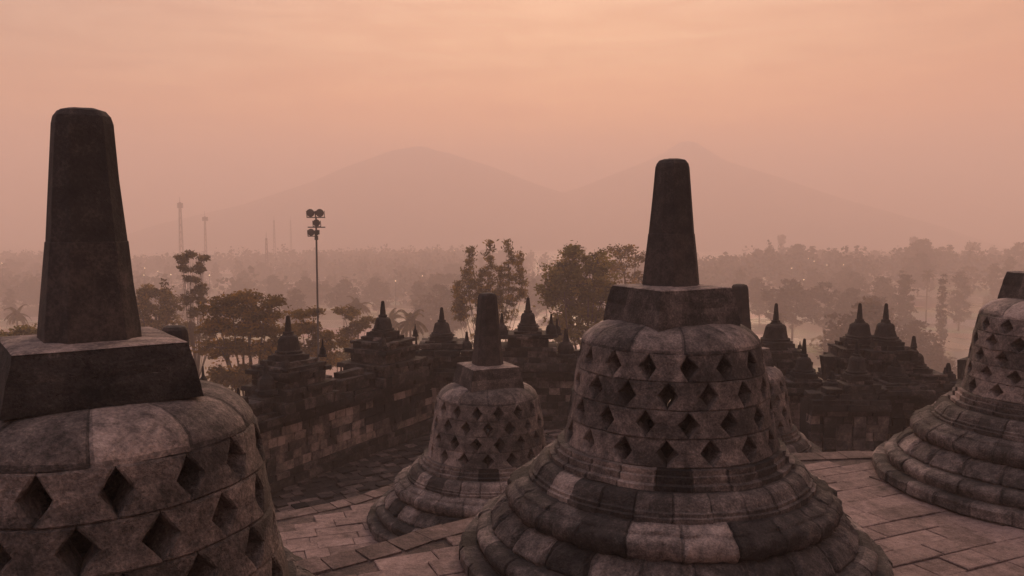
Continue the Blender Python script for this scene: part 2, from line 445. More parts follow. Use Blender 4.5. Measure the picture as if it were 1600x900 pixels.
def make_stupa(loc, rz, seed, harm_rz=0.0, rows=4, tint=0.0, spire_tilt=0.0, pink=None, bt=.7, bz=1.0):
    random.seed(seed)
    root = empty('bell_stupa', loc, rz)
    tone = lambda: max(0, min(1, random.triangular(.10, .90, .42) + tint))
    toneb = lambda: max(0, min(1, random.triangular(.34, .72, .50) + tint))
    ph = random.uniform(0, 1)
    m = MB(); stone_ring(m, [(2.05, 0), (2.075, .03), (2.07, .13), (2.04, .165), (1.9, .17)], 30, ph, tone)
    m.build('base_step', M_stone, root, rough=.022, seed=seed)
    m = MB(); stone_ring(m, [(1.84, .16)] + lathe_pts(1.89, .165, 1.82, .345, .075, 8) + [(1.66, .35)], 26, ph + .1, tone, 6, .018)
    m.build('torus_ring', M_stone, root, False, rough=.014, seed=seed + 1)
    m = MB(); stone_ring(m, [(1.62, .325), (1.70, .322), (1.735, .34), (1.75, .37)] + lathe_pts(1.745, .385, 1.42, .535, .065, 9), 24, ph + .3, tone, 16, .016, disp=petal)
    m.build('lotus_petal_ring', M_stone, root, False, rough=.012, seed=seed + 2)
    m = MB(); stone_ring(m, [(1.34, .56), (1.46, .525), (1.54, .53), (1.59, .57), (1.612, .63), (1.608, .685), (1.58, .722), (1.535, .738), (1.52, .742), (1.515, .764), (1.47, .775), (1.42, .80), (1.36, .81)], 22, ph + .5, tone, 9, .018,
                         disp=lambda u, v, k: .030 * noise.noise(Vector((u * 3 + k * 7, v * 5, seed))) + (.016 * math.cos(4 * PI * u) if v < .5 else 0))
    m.build('rim_ring', M_stone, root, True, rough=.020, seed=seed + 3)
    m = MB(); stone_ring(m, [(1.37, .785), (1.39, .80), (1.39, .845), (1.358, .85), (1.358, .88), (1.345, .885)] + lathe_pts(1.335, .89, 1.165, 1.005, .04, 5), 26, ph + .7, tone, 4)
    m.build('curved_moulding', M_stone, root, rough=.010, seed=seed + 4)
    m = MB(); stone_ring(m, [(1.15, .99), (1.182, 1.005), (1.182, 1.05), (1.13, 1.056), (1.13, 1.115), (1.10, 1.12), (1.10, 1.168), (.80, 1.17)], 22, ph + .9, tone, 4)
    m.build('band_moulding', M_stone, root, rough=.008, seed=seed + 5)
    # lattice bell
    n = 16
    m = MB(); rz_ = [1.168 + (2.15 - 1.168) * i / rows for i in range(rows + 1)]
    lattice(m, rz_, n, ph * .4, toneb, hole=.090 if rows == 4 else .095)
    m.build('lattice_bell', M_stone, root, rough=.010, seed=seed + 6)
    m = MB()
    tp = (lambda: toneb() + .18 * (random.random() < .3)) if pink is None else pink
    stone_ring(m, [(.868, 2.152), (.862, 2.18), (.838, 2.22), (.79, 2.265), (.72, 2.31), (.62, 2.342), (.50, 2.36), (.35, 2.365)], 11, ph * 1.3, tp, 8, .013)
    m.build('shoulder_cap', M_stone, root, True, rough=.010, seed=seed + 7)
    m = MB()   # square block on top of the bell, two courses
    hb, hm, ht = .480, .452, .415
    def rs(h, z): return [(-h, -h, z), (h, -h, z), (h, h, z), (-h, h, z)]
    def sub(h0, h1, z0, z1, tn_):
        for s_ in range(4):
            for k in range(2):
                ca, sa = math.cos(s_ * PI / 2), math.sin(s_ * PI / 2)
                cut = [-1, random.uniform(-.2, .3), 1][k:k + 2] if k == 0 else None
                u0, u1 = (-1, c_) if k == 0 else (c_, 1)
                pts = []
                for j in range(5):
                    h = h0 + (h1 - h0) * j / 4; z = z0 + (z1 - z0) * j / 4
                    e = .006 if j in (0, 4) else 0
                    pts.append([((u0 + (u1 - u0) * q / 6) * h * ca + (h - e) * sa, (u0 + (u1 - u0) * q / 6) * h * sa - (h - e) * ca, z) for q in range(7)])
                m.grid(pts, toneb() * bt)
                yield
    c_ = .1
    for _ in sub(hb, hm, 2.32, 2.51, 0): pass
    c_ = -.25
    for _ in sub(hm, ht, 2.51, 2.685, 0): pass
    pts = []
    for h, z in ((ht, 2.685), (ht * .97, 2.693), (ht * .6, 2.705), (.2, 2.71)):
        pts.append([(h * (-1 + 2 * q / 6), -h, z) for q in range(6)] + [(h, h * (-1 + 2 * q / 6), z) for q in range(6)] + [(h * (1 - 2 * q / 6), h, z) for q in range(6)] + [(-h, h * (1 - 2 * q / 6), z) for q in range(6)])
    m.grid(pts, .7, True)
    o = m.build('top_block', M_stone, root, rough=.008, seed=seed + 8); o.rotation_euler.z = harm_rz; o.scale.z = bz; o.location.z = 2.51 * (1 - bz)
    m = MB(); rows_ = []
    H0, H1 = 2.70, 3.905
    prof = [(.262, H0 - .1), (.252, H0 + .04), (.228, H0 + .27), (.205, H0 + .50), (.2035, H0 + .503), (.200, H0 + .506), (.2005, H0 + .510), (.172, H0 + .85), (.150, H1 - .06), (.140, H1 - .02), (.118, H1 + .012), (.07, H1 + .026), (.001, H1 + .03)]
    for q, (r, z) in enumerate(prof):
        row = []; h_ = r * .95
        V8 = [(h_, -.58 * h_), (h_, .58 * h_), (.58 * h_, h_), (-.58 * h_, h_), (-h_, .58 * h_), (-h_, -.58 * h_), (-.58 * h_, -h_), (.58 * h_, -h_)]
        for k in range(8):
            p0, p1 = Vector(V8[k]), Vector(V8[(k + 1) % 8])
            for t in (.03, .35, .65, .97):
                p = p0.lerp(p1, t); row.append((p.x, p.y, z))
        rows_.append(row)
    m.grid(rows_[:5], .52, True); m.grid(rows_[4:], .46, True)
    o = m.build('spire', M_spire, root, rough=.007, seed=seed + 9); o.rotation_euler = (spire_tilt, 0, harm_rz)
    return root
def stupa_label(r, l): tag(r, l, 'stupa', 'perforated bell stupas on the round terraces')
pk = lambda: random.choice([.95, .45, .4, .35, .5])
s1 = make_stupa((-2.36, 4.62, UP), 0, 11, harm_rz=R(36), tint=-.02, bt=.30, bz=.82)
stupa_label(s1, 'largest and nearest stone bell stupa, cut off by the left edge of the picture')
s2 = make_stupa((1.56, 8.15, UP), 0, 22, harm_rz=R(25.4), tint=0.0)
stupa_label(s2, 'tall stone bell stupa right of centre, all four rows of diamond holes facing the viewer')
s3 = make_stupa((-.42, 14.15, MID), 0, 33, harm_rz=R(23), tint=.03)
stupa_label(s3, 'smaller complete stone bell stupa in the middle, down on the next terrace before the tree')
s4 = make_stupa((6.84, 10.35, UP), 0, 44, harm_rz=R(8), rows=5, tint=.06)
stupa_label(s4, 'stone bell stupa with broad petal rings, cut off by the right edge of the picture')
s5 = make_stupa((4.45, 16.2, MID), 0, 55, harm_rz=R(30), tint=.04)
stupa_label(s5, 'stone bell stupa mostly hidden behind the tall one, its right flank and spire tip showing')
s6 = make_stupa((-3.90, 9.55, MID), 0, 66, harm_rz=R(20), tint=-.05)
stupa_label(s6, 'stone bell stupa of which only the blunt spire tip shows behind the nearest one')
# carved stones lying beside the nearest stupa
random.seed(5)
# ------------------------------------------------------------------ balustrade walls
def V2(*a): return Vector(a)
def wall(p0, p1, label, seed, thick=.75, pil=1.35, panel=False, par=True):
    random.seed(seed)
    root = empty('stone_wall', (0, 0, 0))
    pl = [V2(*p0), V2(*p1)]
    d = (pl[1] - pl[0]); Ln = d.length; d.normalize(); nr = V2(d.y, -d.x)
    m = MB()
    c = [pl[0] - nr * .15, pl[1] - nr * .15, pl[1] - nr * thick, pl[0] - nr * thick]
    m.quad_box([(p.x, p.y, -1.3) for p in c] + [(p.x, p.y, .72 if par else .40) for p in c], .1)
    block_run(m, pl, .5, -1.3, -1.08, .3, .13, (.02, .5)); block_run(m, pl, .42, -1.08, -.94, .3, .07, (.05, .6))
    z = -.94
    for i in range(5):
        h = .21
        block_run(m, pl, .30, z, z + h, .3, 0, (.0, 1.08), prot=.03, jit=.016); z += h
    if panel:
        k = .3
        while k < Ln - .3:
            a = pl[0] + d * k; b = a + d * .3
            for q in range(4): block_run(m, [a, b], .6, -.94 + q * .26, -.94 + (q + 1) * .26, .2, .09, (.05, .7))
            k += pil
    m.build('wall_face', M_wall, root)
    m = MB()
    block_run(m, pl, .5, .11, .24, .4, .06, (.0, .6), prot=.02); block_run(m, pl, .55, .24, .40, .5, .17, (.0, .5), prot=.03); block_run(m, pl, .4, .40, .50, .5, .09, (0, .45), prot=.03)
    m.build('cornice', M_wall, root)
    if par:
        m = MB()
        block_run(m, pl, .4, .50, .70, .45, -.02, (.0, .5), prot=.05, jit=.02); block_run(m, pl, .45, .70, .84, .5, .05, (.0, .55), prot=.05, jit=.02)
        block_run(m, pl, .4, .84, 1.0, .35, -.05, (.0, .5), prot=.06, jit=.03, miss=.45)
        m.build('parapet', M_wall, root)
    else:
        m = MB(); block_run(m, pl, .35, .50, .62, .6, -.05, (0, .6), prot=.08, jit=.03, miss=.25); block_run(m, pl, .4, .62, .74, .4, -.12, (0, .5), prot=.08, jit=.03, miss=.55)
        m.build('parapet', M_wall, root)
    tag(root, label, 'wall', 'balustrade walls along the lower terrace')
A0, A1 = (-10.3, 9.6), (-2.35, 24.2)
wall(A0, A1, 'long block wall running back on the left from behind the nearest stupa to the corner', 101)
wall((-3.1, 24.35), (4.6, 24.4), 'block wall facing the viewer behind the small middle stupa', 102)
wall((4.6, 22.3), (8.2, 22.3), 'block wall stretch just right of the tall stupa, under its tallest shrine', 103)
wall((7.25, 19.9), (9.15, 19.9), 'projecting wall stretch with pale square panels and pilasters right of the hidden stupa', 104, panel=True, pil=.72, par=False)
wall((9.3, 21.4), (16, 21.4), 'dark wall stretch behind the stupa at the right edge', 105, par=False)

# ------------------------------------------------------------------ shrines on the walls
def ring_course(m, w, d, z0, z1, tone, step=.34, jit=.016, miss=0):
    hw, hd = w / 2, d / 2
    m.box(-hw + .09, hw - .09, -hd + .09, hd - .09, z0, z1 - .01, tone[0])
    cs = [V2(-hw, -hd), V2(hw, -hd), V2(hw, hd), V2(-hw, hd)]
    for i in range(4):
        block_run(m, [cs[i], cs[(i + 1) % 4]], step, z0, z1, .16, 0, tone, jit=jit, prot=.018, miss=miss)
def lathe(m, prof, n=20, tone=.3):
    m.grid([[(r * math.cos(2 * PI * k / n), r * math.sin(2 * PI * k / n), z) for k in range(n)] for r, z in prof], tone, True)
def bell_prof(h, r):      # little bell
    return [(r * 1.50, 0), (r * 1.52, h * .07), (r * 1.25, h * .10), (r * 1.30, h * .20), (r * 1.10, h * .24), (r * 1.0, h * .45), (r * .93, h * .66), (r * .88, h * .78), (r * .74, h * .88), (r * .52, h * .92), (r * .46, h * .99), (r * .2, h)]
def spire_prof(h, r): return [(r * 1.5, 0), (r * 1.45, h * .12), (r * .98, h * .14), (r * .95, h * .3), (r * .55, h * .93), (r * .35, h), (.001, h * 1.01)]
def pinnacle(m, x, y, z, h, r, tone=.2):
    pr = [(r * 1.3, 0), (r * 1.3, h * .12), (r, h * .15), (r * 1.02, h * .32), (r * .8, h * .48), (r * .42, h * .56), (r * .34, h * .62), (r * .16, h), (.001, h * 1.01)]
    n = 10
    m.grid([[(x + a * math.cos(2 * PI * k / n), y + a * math.sin(2 * PI * k / n), z + b) for k in range(n)] for a, b in pr], tone, True)
def shrine(tip, rz, label, seed, zb=.45, scale=1.0, tiers=None, bh=.45, br=.30, sh=.42, sr=.085, pins=()):
    """tip: world point of the spire's tip; zb: height where the shrine meets the wall"""
    random.seed(seed)
    root = empty('wall_shrine', (tip.x, tip.y, zb), rz)
    H = tip.z - zb
    zt = H - sh * scale - bh * scale - .10 * scale
    m = MB(); z = 0
    tot = sum(t[2] for t in tiers)
    for (w_, d_, h_) in tiers:
        h = h_ / tot * zt
        k = max(1, round(h / .17))
        for i in range(k):
            ring_course(m, w_ * random.uniform(.97, 1.03), d_, z + h * i / k, z + h * (i + 1) / k, (.0, .62), miss=.04)
        z += h
    m.build('shrine_body', M_wall, root, rough=.02, seed=seed)
    m = MB()
    rr_ = br * scale * random.uniform(.92, 1.06)
    if not pins and zt > .5:
        wq = tiers[-2][0] / 2 * .86; pins = [(sx * wq, -wq * .9, zt - .02, random.uniform(.22, .30), .055) for sx in (-1, 1)]
    m.box(-rr_ * 1.35, rr_ * 1.35, -rr_ * 1.35, rr_ * 1.35, zt - .01, zt + .10 * scale, .2, .01)
    lathe(m, [(r, zt + .10 * scale + z_) for r, z_ in bell_prof(bh * scale, rr_)], 22, .22)
    m.build('shrine_bell', M_wall, root, rough=.02, seed=seed + 2)
    m = MB(); lathe(m, [(r, zt + (.10 + bh) * scale + z_ - .02) for r, z_ in spire_prof(sh * scale + .02, sr * scale)], 8, .12)
    m.build('shrine_spire', M_wall, root, rough=.004)
    for (x, y, z_, h, r) in pins:
        m = MB(); pinnacle(m, x, y, z_, h, r); m.build('corner_pinnacle', M_wall, root, rough=.012, seed=seed + x)
    tag(root, label, 'shrine', 'stone shrines crowning the balustrade')
    return root
wa = math.atan2(14.6, 7.95)
def onA(px):
    k = (px - 800) / F * 1.0
    # intersection of the sight line with wall A's middle line
    ax, ay = A0; dx, dy = A1[0] - A0[0], A1[1] - A0[1]
    nx, ny = -math.sin(wa) * .40, math.cos(wa) * .40
    ax += nx; ay += ny
    t = (k * ay - ax) / (dx - k * dy)
    return ay + t * dy
T1 = [(1.9, 1.5, .30), (1.55, 1.3, .22), (1.75, 1.45, .14), (1.25, 1.15, .34), (1.5, 1.35, .13), (1.3, 1.2, .12), (.95, .95, .12)]
T2 = [(2.1, 1.6, .3), (1.7, 1.45, .22), (1.95, 1.6, .14), (1.35, 1.2, .30), (1.6, 1.4, .13), (1.2, 1.15, .14), (1.35, 1.25, .10), (.85, .85, .12)]
T3 = [(1.3, 1.2, .35), (1.05, 1.0, .45), (1.15, 1.05, .12), (1.32, 1.25, .24), (.9, .9, .08)]
T4 = [(2.3, 1.6, .30), (1.9, 1.4, .22), (1.55, 1.3, .25), (1.7, 1.35, .14), (1.15, 1.0, .34), (1.42, 1.3, .09), (1.2, 1.15, .07), (.8, .8, .10)]
TS = [(1.0, .9, .3), (.8, .75, .25), (.95, .85, .12), (.7, .7, .2)]
def p3(px, py): return at(px, py, onA(px))
shrine(p3(450, 493), wa, 'stone shrine with a smooth rounded bell, nearest on the left wall', 201, tiers=T1, bh=.52, br=0.254, pins=[(.62, -.5, 1.1, .42, .08), (-.62, -.5, .95, .42, .10), (.62, .5, 1.1, .42, .08), (-.95, -.2, .45, .75, .2)])
shrine(p3(598, 470), wa, 'broad stepped stone shrine, second along the left wall, with a tip that overlaps the palms', 202, tiers=T2, bh=.44, br=0.230, pins=[(.75, -.55, 1.15, .34, .07), (-.75, -.55, 1.05, .4, .1), (.9, .3, .75, .4, .09)])
shrine(at(690, 480, 25.2), 0, 'narrow stone shrine with a flat square head, standing at the wall corner', 203, tiers=T3, bh=.46, br=0.254, pins=[(-.75, -.3, .35, .6, .1), (.78, -.35, .45, .62, .17)])
shrine(at(825, 465, 24.9), 0, 'stone shrine with pale blocks and side pinnacles between the small stupa and the tall one', 204, tiers=T4, bh=.46, br=0.246, pins=[(-.78, -.4, .92, .75, .18), (.68, -.4, .95, .70, .16), (1.12, -.4, .35, .85, .24), (1.95, -.3, .35, .65, .12), (.9, .5, .9, .5, .12)])
T5 = [(1.5, 1.4, .35), (1.2, 1.1, .3), (1.05, 1.05, .3), (1.25, 1.2, .10), (1.08, 1.1, .30), (1.2, 1.15, .08), (.9, .9, .10)]
shrine(at(1213, 474, 22.8), 0, 'stone shrine with a tall bell just right of the tall stupa', 205, tiers=T5, bh=.56, br=0.295, sh=.52)
shrine(at(1257, 529, 21.4), 0, 'small low stone shrine squeezed between two taller ones, right of the tall stupa', 206, tiers=TS, bh=.46, br=0.213, sh=.44, sr=.07)
T7 = [(1.7, 1.4, .35), (1.35, 1.3, .2), (1.15, 1.1, .3), (1.38, 1.3, .12), (1.18, 1.15, .26), (1.28, 1.2, .08), (.92, .92, .14)]
shrine(at(1344, 474, 22.6), 0, 'left one of the twin stone shrines whose tips rise side by side', 207, tiers=T7, bh=.50, br=0.271, sh=.48)
shrine(at(1385, 474, 22.2), 0, 'right one of the twin stone shrines whose tips rise side by side', 208, tiers=T7, bh=.52, br=0.271, sh=.48)
shrine(at(1340, 532, 20.4), 0, 'small rounded shrine in front of the twin shrines, above the panelled wall', 209, tiers=[(1.1, .9, .25), (.85, .8, .3), (.6, .6, .12)], bh=.50, br=0.221, sh=.36, sr=.07)
shrine(at(1428, 525, 22.0), 0, 'stone shrine with a pointed bell right of the twin shrines', 210, tiers=[(1.5, 1.3, .4), (1.2, 1.2, .2), (1.0, 1.0, .3), (1.25, 1.1, .14)], bh=.42, br=0.271, sh=.42, pins=[(.62, -.45, .0, .55, .13)])
shrine(at(1482, 567, 21.9), 0, 'lowest pointed stone shrine, close beside the stupa at the right edge', 211, zb=.30, tiers=[(1.9, 1.3, .4), (1.3, 1.1, .2)], bh=.34, br=0.213, sh=.24)
shrine(at(1400, 556, 21.2), 0, 'squat dark shrine tucked between the twin shrines and the pointed one, in front of both', 212, tiers=[(1.5, 1.2, .4), (1.1, 1.0, .3), (.85, .8, .2)], bh=.30, br=.22, sh=.24)
shrine(at(1300, 580, 20.6), 0, 'lowest little shrine above the left end of the panelled wall', 213, zb=.35, tiers=[(1.0, .9, .4), (.7, .7, .3)], bh=.28, br=.2, sh=.22)
shrine(at(1238, 545, 22.9), 0, 'little dark shrine between the tall-belled one and the squeezed one', 214, tiers=[(1.2, 1.0, .4), (.8, .8, .3)], bh=.30, br=.2, sh=.26)
def finial(p, h, r, label, base=.45):
    root = empty('wall_finial', (p.x, p.y, p.z - h))
    m = MB(); pinnacle(m, 0, 0, 0, h, r, .15); m.build('finial_tip', M_wall, root, rough=.01, seed=h)
    m = MB(); b = p.z - h - base
    for i in range(3): ring_course(m, r * (3.4 - .35 * i), r * (3.4 - .35 * i), -b + b * i / 3, -b + b * (i + 1) / 3, (0, .5), .2)
    m.build('finial_base', M_wall, root)
    tag(root, label, 'finial', 'small stone finials on the balustrade')
finial(p3(317, 572), .5, .09, 'slim stone finial just right of the blunt spire tip, over the nearest stupa', .62)
finial(p3(372, 606), .45, .12, 'short stone finial beside the shoulder of the nearest stupa', .62)
finial(p3(533, 572), .42, .09, 'stone finial on the wall between the smooth-belled shrine and the broad stepped one')
finial(at(653, 541, 25.0), .42, .09, 'stone finial left of the flat-headed corner shrine')
finial(at(905, 560, 24.8), .6, .16, 'stone finial touching the left outline of the tall stupa')
m = MB(); m.box(-.15, .15, -.14, .14, -.05, .62, .35, .05); m.box(.17, .40, -.15, .15, -.05, .42, .2, .05)
p = at(1296, 600, 22.6); o = m.build('broken_block', M_wall, loc=(p.x, p.y, .50), rough=.03); o.rotation_euler = (0, R(-4), R(8)); tag(o, 'leaning broken stone block on the wall left of the twin shrines', 'stone block')
m = MB(); m.box(-.16, .16, -.2, .2, -.5, .30, .3, .04); p = at(1510, 600, 21.9)
o = m.build('broken_block', M_wall, loc=(p.x, p.y, .85), rough=.03); tag(o, 'upright square stone block peeking out beside the stupa at the right edge', 'stone block')

# ------------------------------------------------------------------ floodlight mast
fp = at(497, 520, 46)
root = empty('floodlight_mast', (fp.x, 46, ground_z(fp.x, 46)))
top = at(497, 338, 46).z - root.location.z
m = MB(); m.tube([(0, 0, 0), (0, 0, top * .55), (0, 0, top * .55 + .01), (0, 0, top - 1.2), (0, 0, top)], [.12, .075, .06, .05, .045], 10, .4)
m.build('mast_pole', M_metal, root, True)
for z in (at(0, 489, 46).z - root.location.z, top - 1.05, top - 1.3):
    m = MB(); m.tube([(0, 0, z), (0, 0, z + .22)], [.10, .10], 10, .3); m.build('pole_collar', M_metal, root)
for z, ln in ((top - .06, .96), (top - .60, .96)):
    m = MB(); m.box(-ln / 2 + .02, ln / 2 + .02, -.03, .03, z - .03, z + .03, .4); m.build('crossbar', M_metal, root)
def flood(x, z, tilt, s=1.0):
    h = MB()
    h.grid([[(r * math.cos(2 * PI * k / 14) * s, y * s, r * math.sin(2 * PI * k / 14) * s) for k in range(14)] for r, y in ((.05, .22), (.20, .20), (.33, .05), (.36, -.10), (.36, -.16), (.32, -.16))], .3, True)
    h.box(-.40 * s, -.36 * s, -.05, .05, -.42 * s, .1, .3); h.box(.36 * s, .40 * s, -.05, .05, -.42 * s, .1, .3); h.box(-.4 * s, .4 * s, -.05, .05, -.46 * s, -.41 * s, .3)
    o = h.build('floodlight', M_metal, root); o.location = (x, -.12, z); o.rotation_euler = (R(tilt), 0, R(x * 20))
    g_ = MB(); g_.grid([[(r * math.cos(2 * PI * k / 14) * s, y * s, r * math.sin(2 * PI * k / 14) * s) for k in range(14)] for r, y in ((.32, -.155), (.001, -.17))], .5, True)
    g_.build('lamp_glass', M_lampglass, o)
flood(-.25, top + .20, 12, .62); flood(.25, top + .20, 12, .62); flood(.06, top - .34, 18, .55); flood(-.24, top - .86, 15, .55)
m = MB(); m.box(.05, .17, -.1, .06, top - 1.0, top - .75, .3); m.build('control_box', M_metal, root)
tag(root, 'tall dark floodlight mast with four lamps, rising left of centre above the trees', 'floodlight')

# ------------------------------------------------------------------ trees
rng = np.random.default_rng(3)
def leaf_mesh(name, centers, size, tones, up=0.0, aspect=1.8):
    """one small bent leaf face per centre"""
    n = len(centers)
    d = rng.normal(size=(n, 3)); d[:, 2] = d[:, 2] * .6 + up; d /= np.linalg.norm(d, axis=1)[:, None]
    q = rng.normal(size=(n, 3)); s = np.cross(d, q); s /= np.linalg.norm(s, axis=1)[:, None] + 1e-6
    sz = size * rng.uniform(.6, 1.3, n)[:, None]
    a = centers - d * sz * aspect * .5; b = centers + d * sz * aspect * .5
    l = centers - s * sz * .5; r = centers + s * sz * .5
    v = np.stack([a, r, b, l], 1).reshape(-1, 3)
    me = bpy.data.meshes.new(name)
    me.vertices.add(4 * n); me.vertices.foreach_set('co', v.ravel())
    me.loops.add(4 * n); me.loops.foreach_set('vertex_index', np.arange(4 * n, dtype=np.int32))
    me.polygons.add(n); me.polygons.foreach_set('loop_start', np.arange(0, 4 * n, 4, dtype=np.int32)); me.polygons.foreach_set('loop_total', np.full(n, 4, dtype=np.int32))
    at_ = me.attributes.new('tone', 'FLOAT', 'FACE'); at_.data.foreach_set('value', tones.astype(np.float32))
    me.update(calc_edges=True); me.validate()
    return me
def link_mesh(name, me, mat, parent):
    me.materials.append(mat); o = bpy.data.objects.new(name, me); COL.objects.link(o); o.parent = parent; return o
def tree(base, lobes, leaf, mat, label, dens=1.0, up=0.0, group=None, twig=.5, per=26, cat='tree', name='broadleaf_tree', aspect=1.8, trunk_r=None, spread=.42, lean=0):
    """lobes: (x,y,z,rx,ry,rz) relative to base"""
    root = empty(name, base)
    H = max(l[2] + l[5] for l in lobes)
    tr = trunk_r or H * .012
    m = MB()
    low = min(l[2] for l in lobes)
    cx = float(np.mean([l[0] for l in lobes])) ; cy = float(np.mean([l[1] for l in lobes]))
    fork = Vector((cx * .8, cy * .8, max(low * .8, H * .35)))
    m.tube([(0, 0, -1), (cx * .2 + lean, 0, fork.z * .35), (cx * .5, cy * .4, fork.z * .7), fork], [tr * 1.5, tr * 1.1, tr, tr * .85], 8, .5)
    C = []; T = []
    for (x, y, z, rx, ry, rz) in lobes:
        c = Vector((x, y, z))
        mid = fork.lerp(c, .5) + Vector((rng.normal() * .3, rng.normal() * .3, .4))
        lw = min(1, max(.12, rx / 2.2)); m.tube([fork, mid, c], [tr * .6 * lw, tr * .4 * lw, tr * .2 * lw], 6, .5)
        tw = twig * .72
        ncl = int(dens * 3.9 * (rx * ry * rz) ** (1 / 1.6) / tw ** 1.2) + 4
        for i in range(ncl):
            d = rng.normal(size=3); d /= np.linalg.norm(d); k = rng.uniform(.15, 1) ** .45
            # uneven outline
            k *= .82 + .38 * noise.noise(Vector((d[0] * 2 + x, d[1] * 2 + y, d[2] * 2 + z)))+ .1
            p = np.array([x + d[0] * rx * k, y + d[1] * ry * k, z + d[2] * rz * k])
            if rng.random() < .5:
                m.tube([c, c.lerp(Vector(p), .5) + Vector((0, 0, .15)), p], [tr * .16, tr * .1, .012], 4, .45, False)
            nl = int(per * 1.9 * rng.uniform(.6, 1.3))
            q = rng.normal(size=(nl, 3)) * np.array([tw, tw, tw * .6]) * spread * 1.6
            C.append(p + q); T.append(np.clip(rng.normal(.45 + .25 * rng.normal(), .12, nl), 0, 1))
    m.build('trunk', M_bark, root, True)
    me = leaf_mesh('crown', np.concatenate(C), leaf * .7, np.concatenate(T), up, aspect)
    link_mesh('crown', me, mat, root)
    tag(root, label, cat, group)
    return root
def px_tree(D, basepx, lobes, **kw):
    b = at(basepx, 450, D); b.z = ground_z(b.x, D)
    out = []
    for l in lobes:
        px, py, rx, ry = l[:4]; dy = rng.uniform(-1, 1) * rx / F * D * .5
        p = at(px, py, D) - b
        sx = rx / F * D; sz = ry / F * D
        out.append((p.x, dy, p.z, sx, max(sx * .8, .8), sz))
    return tree(b, out, **kw)
G = 'trees rising beyond the temple walls'
fe = []
for cx, yt, yb, w in ((733, 386, 470, 19), (716, 440, 500, 11), (765, 378, 480, 17), (796, 376, 480, 16), (813, 394, 470, 10), (750, 420, 480, 12), (781, 415, 480, 10)):
    n_ = 6
    for i in range(n_):
        t_ = (i + .5) / n_; fe.append((cx + random.uniform(-3, 3), yt + (yb - yt) * t_, 1 + w * .95 * t_ ** .9, (yb - yt) / n_ * .75))
px_tree(62, 768, fe + [(765, 492, 50, 22), (725, 480, 16, 16), (765, 525, 46, 28), (740, 570, 40, 40)],
        leaf=.14, mat=M_leaf[0], label='dark tree with four upright feathery tops behind the small middle stupa', dens=.55, up=1.0, aspect=2.6, group=G, per=16, twig=.32)
px_tree(56, 915, [(898, 405, 26, 22), (932, 412, 22, 20), (880, 432, 30, 24), (920, 440, 42, 28), (862, 452, 20, 12), (885, 475, 42, 26), (940, 475, 40, 34), (900, 515, 52, 28), (960, 530, 40, 40), (880, 560, 40, 30)],
        leaf=.20, mat=M_leaf[1], label='large full green tree left of the tall stupa spire', dens=1.6, group=G, per=32, twig=.5)
px_tree(78, 985, [(968, 392, 24, 13), (995, 400, 20, 16), (975, 425, 28, 20), (1005, 440, 20, 22), (985, 465, 30, 24)],
        leaf=.24, mat=M_leaf[2], label='sparse reddish tree whose thin top shows against the tall stupa spire', dens=.85, group=G, per=18, twig=.6)
ta = []
for cx, cy, a_, b_ in [(284, 404, 7, 7), (296, 398, 8, 5), (286, 420, 10, 7), (318, 405, 4, 6), (314, 420, 6, 8), (300, 438, 15, 9), (316, 452, 10, 9), (296, 462, 17, 11), (312, 475, 11, 11), (298, 492, 20, 9), (325, 520, 17, 14)]:
    for q in range(4): ta.append((cx + random.uniform(-.8, .8) * a_, cy + random.uniform(-.8, .8) * b_, a_ * random.uniform(.3, .6), b_ * random.uniform(.4, .7)))
px_tree(64, 305, ta,
        leaf=.15, mat=M_leaf[3], label='slender dark tree with open tufted branches above the blunt spire tip', dens=.22, up=.7, aspect=2.6, group=G, per=15, twig=.26)
px_tree(68, 245, [(232, 458, 16, 14), (250, 455, 14, 14), (222, 480, 20, 18), (262, 476, 20, 20), (240, 505, 36, 22), (290, 520, 24, 22), (250, 545, 40, 25)],
        leaf=.22, mat=M_leaf[0], label='bushy hazy tree hugging the right side of the nearest spire', dens=1.4, up=.5, group=G, per=26, twig=.45)
px_tree(47, 395, [(360, 470, 32, 7), (395, 464, 28, 6), (425, 474, 20, 5), (340, 484, 30, 8), (378, 488, 42, 9), (415, 494, 38, 8), (330, 508, 36, 12), (385, 514, 50, 12), (430, 520, 34, 10), (350, 545, 50, 16), (410, 548, 46, 16), (370, 585, 50, 20)],
        leaf=.18, mat=M_leaf[2], label='broad layered umbrella-shaped tree behind the smooth-belled shrine', dens=1.7, group=G, per=32, twig=.42)
px_tree(50, 490, [(468, 492, 18, 4), (490, 488, 12, 3), (480, 512, 24, 7), (505, 526, 24, 7), (520, 538, 22, 7), (482, 545, 34, 12), (515, 560, 28, 14), (460, 560, 30, 14)],
        leaf=.17, mat=M_leaf[2], label='low spreading tree with golden leaves at the foot of the floodlight mast', dens=1.7, group=G, per=30, twig=.38)
px_tree(63, 555, [(535, 486, 16, 6), (552, 492, 12, 5), (560, 512, 18, 7), (540, 520, 20, 8), (575, 500, 12, 4), (555, 545, 28, 14), (530, 560, 24, 14)],
        leaf=.2, mat=M_leaf[0], label='thin open tree right of the floodlight mast, left of the broad stepped shrine', dens=1.2, group=G, per=22, twig=.38)
px_tree(46, 35, [(40, 516, 12, 5), (18, 523, 14, 4), (55, 522, 8, 4), (30, 535, 34, 9), (20, 560, 40, 15)],
        leaf=.17, mat=M_leaf[1], label='low leafy treetop at the left edge beside the foot of the nearest spire', dens=2, up=.6, group=G, per=26, twig=.35)
px_tree(75, 640, [(620, 560, 34, 18), (660, 575, 34, 18), (590, 575, 30, 18), (700, 560, 24, 20)],
        leaf=.24, mat=M_leaf[0], label='hazy round treetop filling the gap between the stepped and flat-headed shrines', dens=1.2, group=G, per=26, twig=.5)

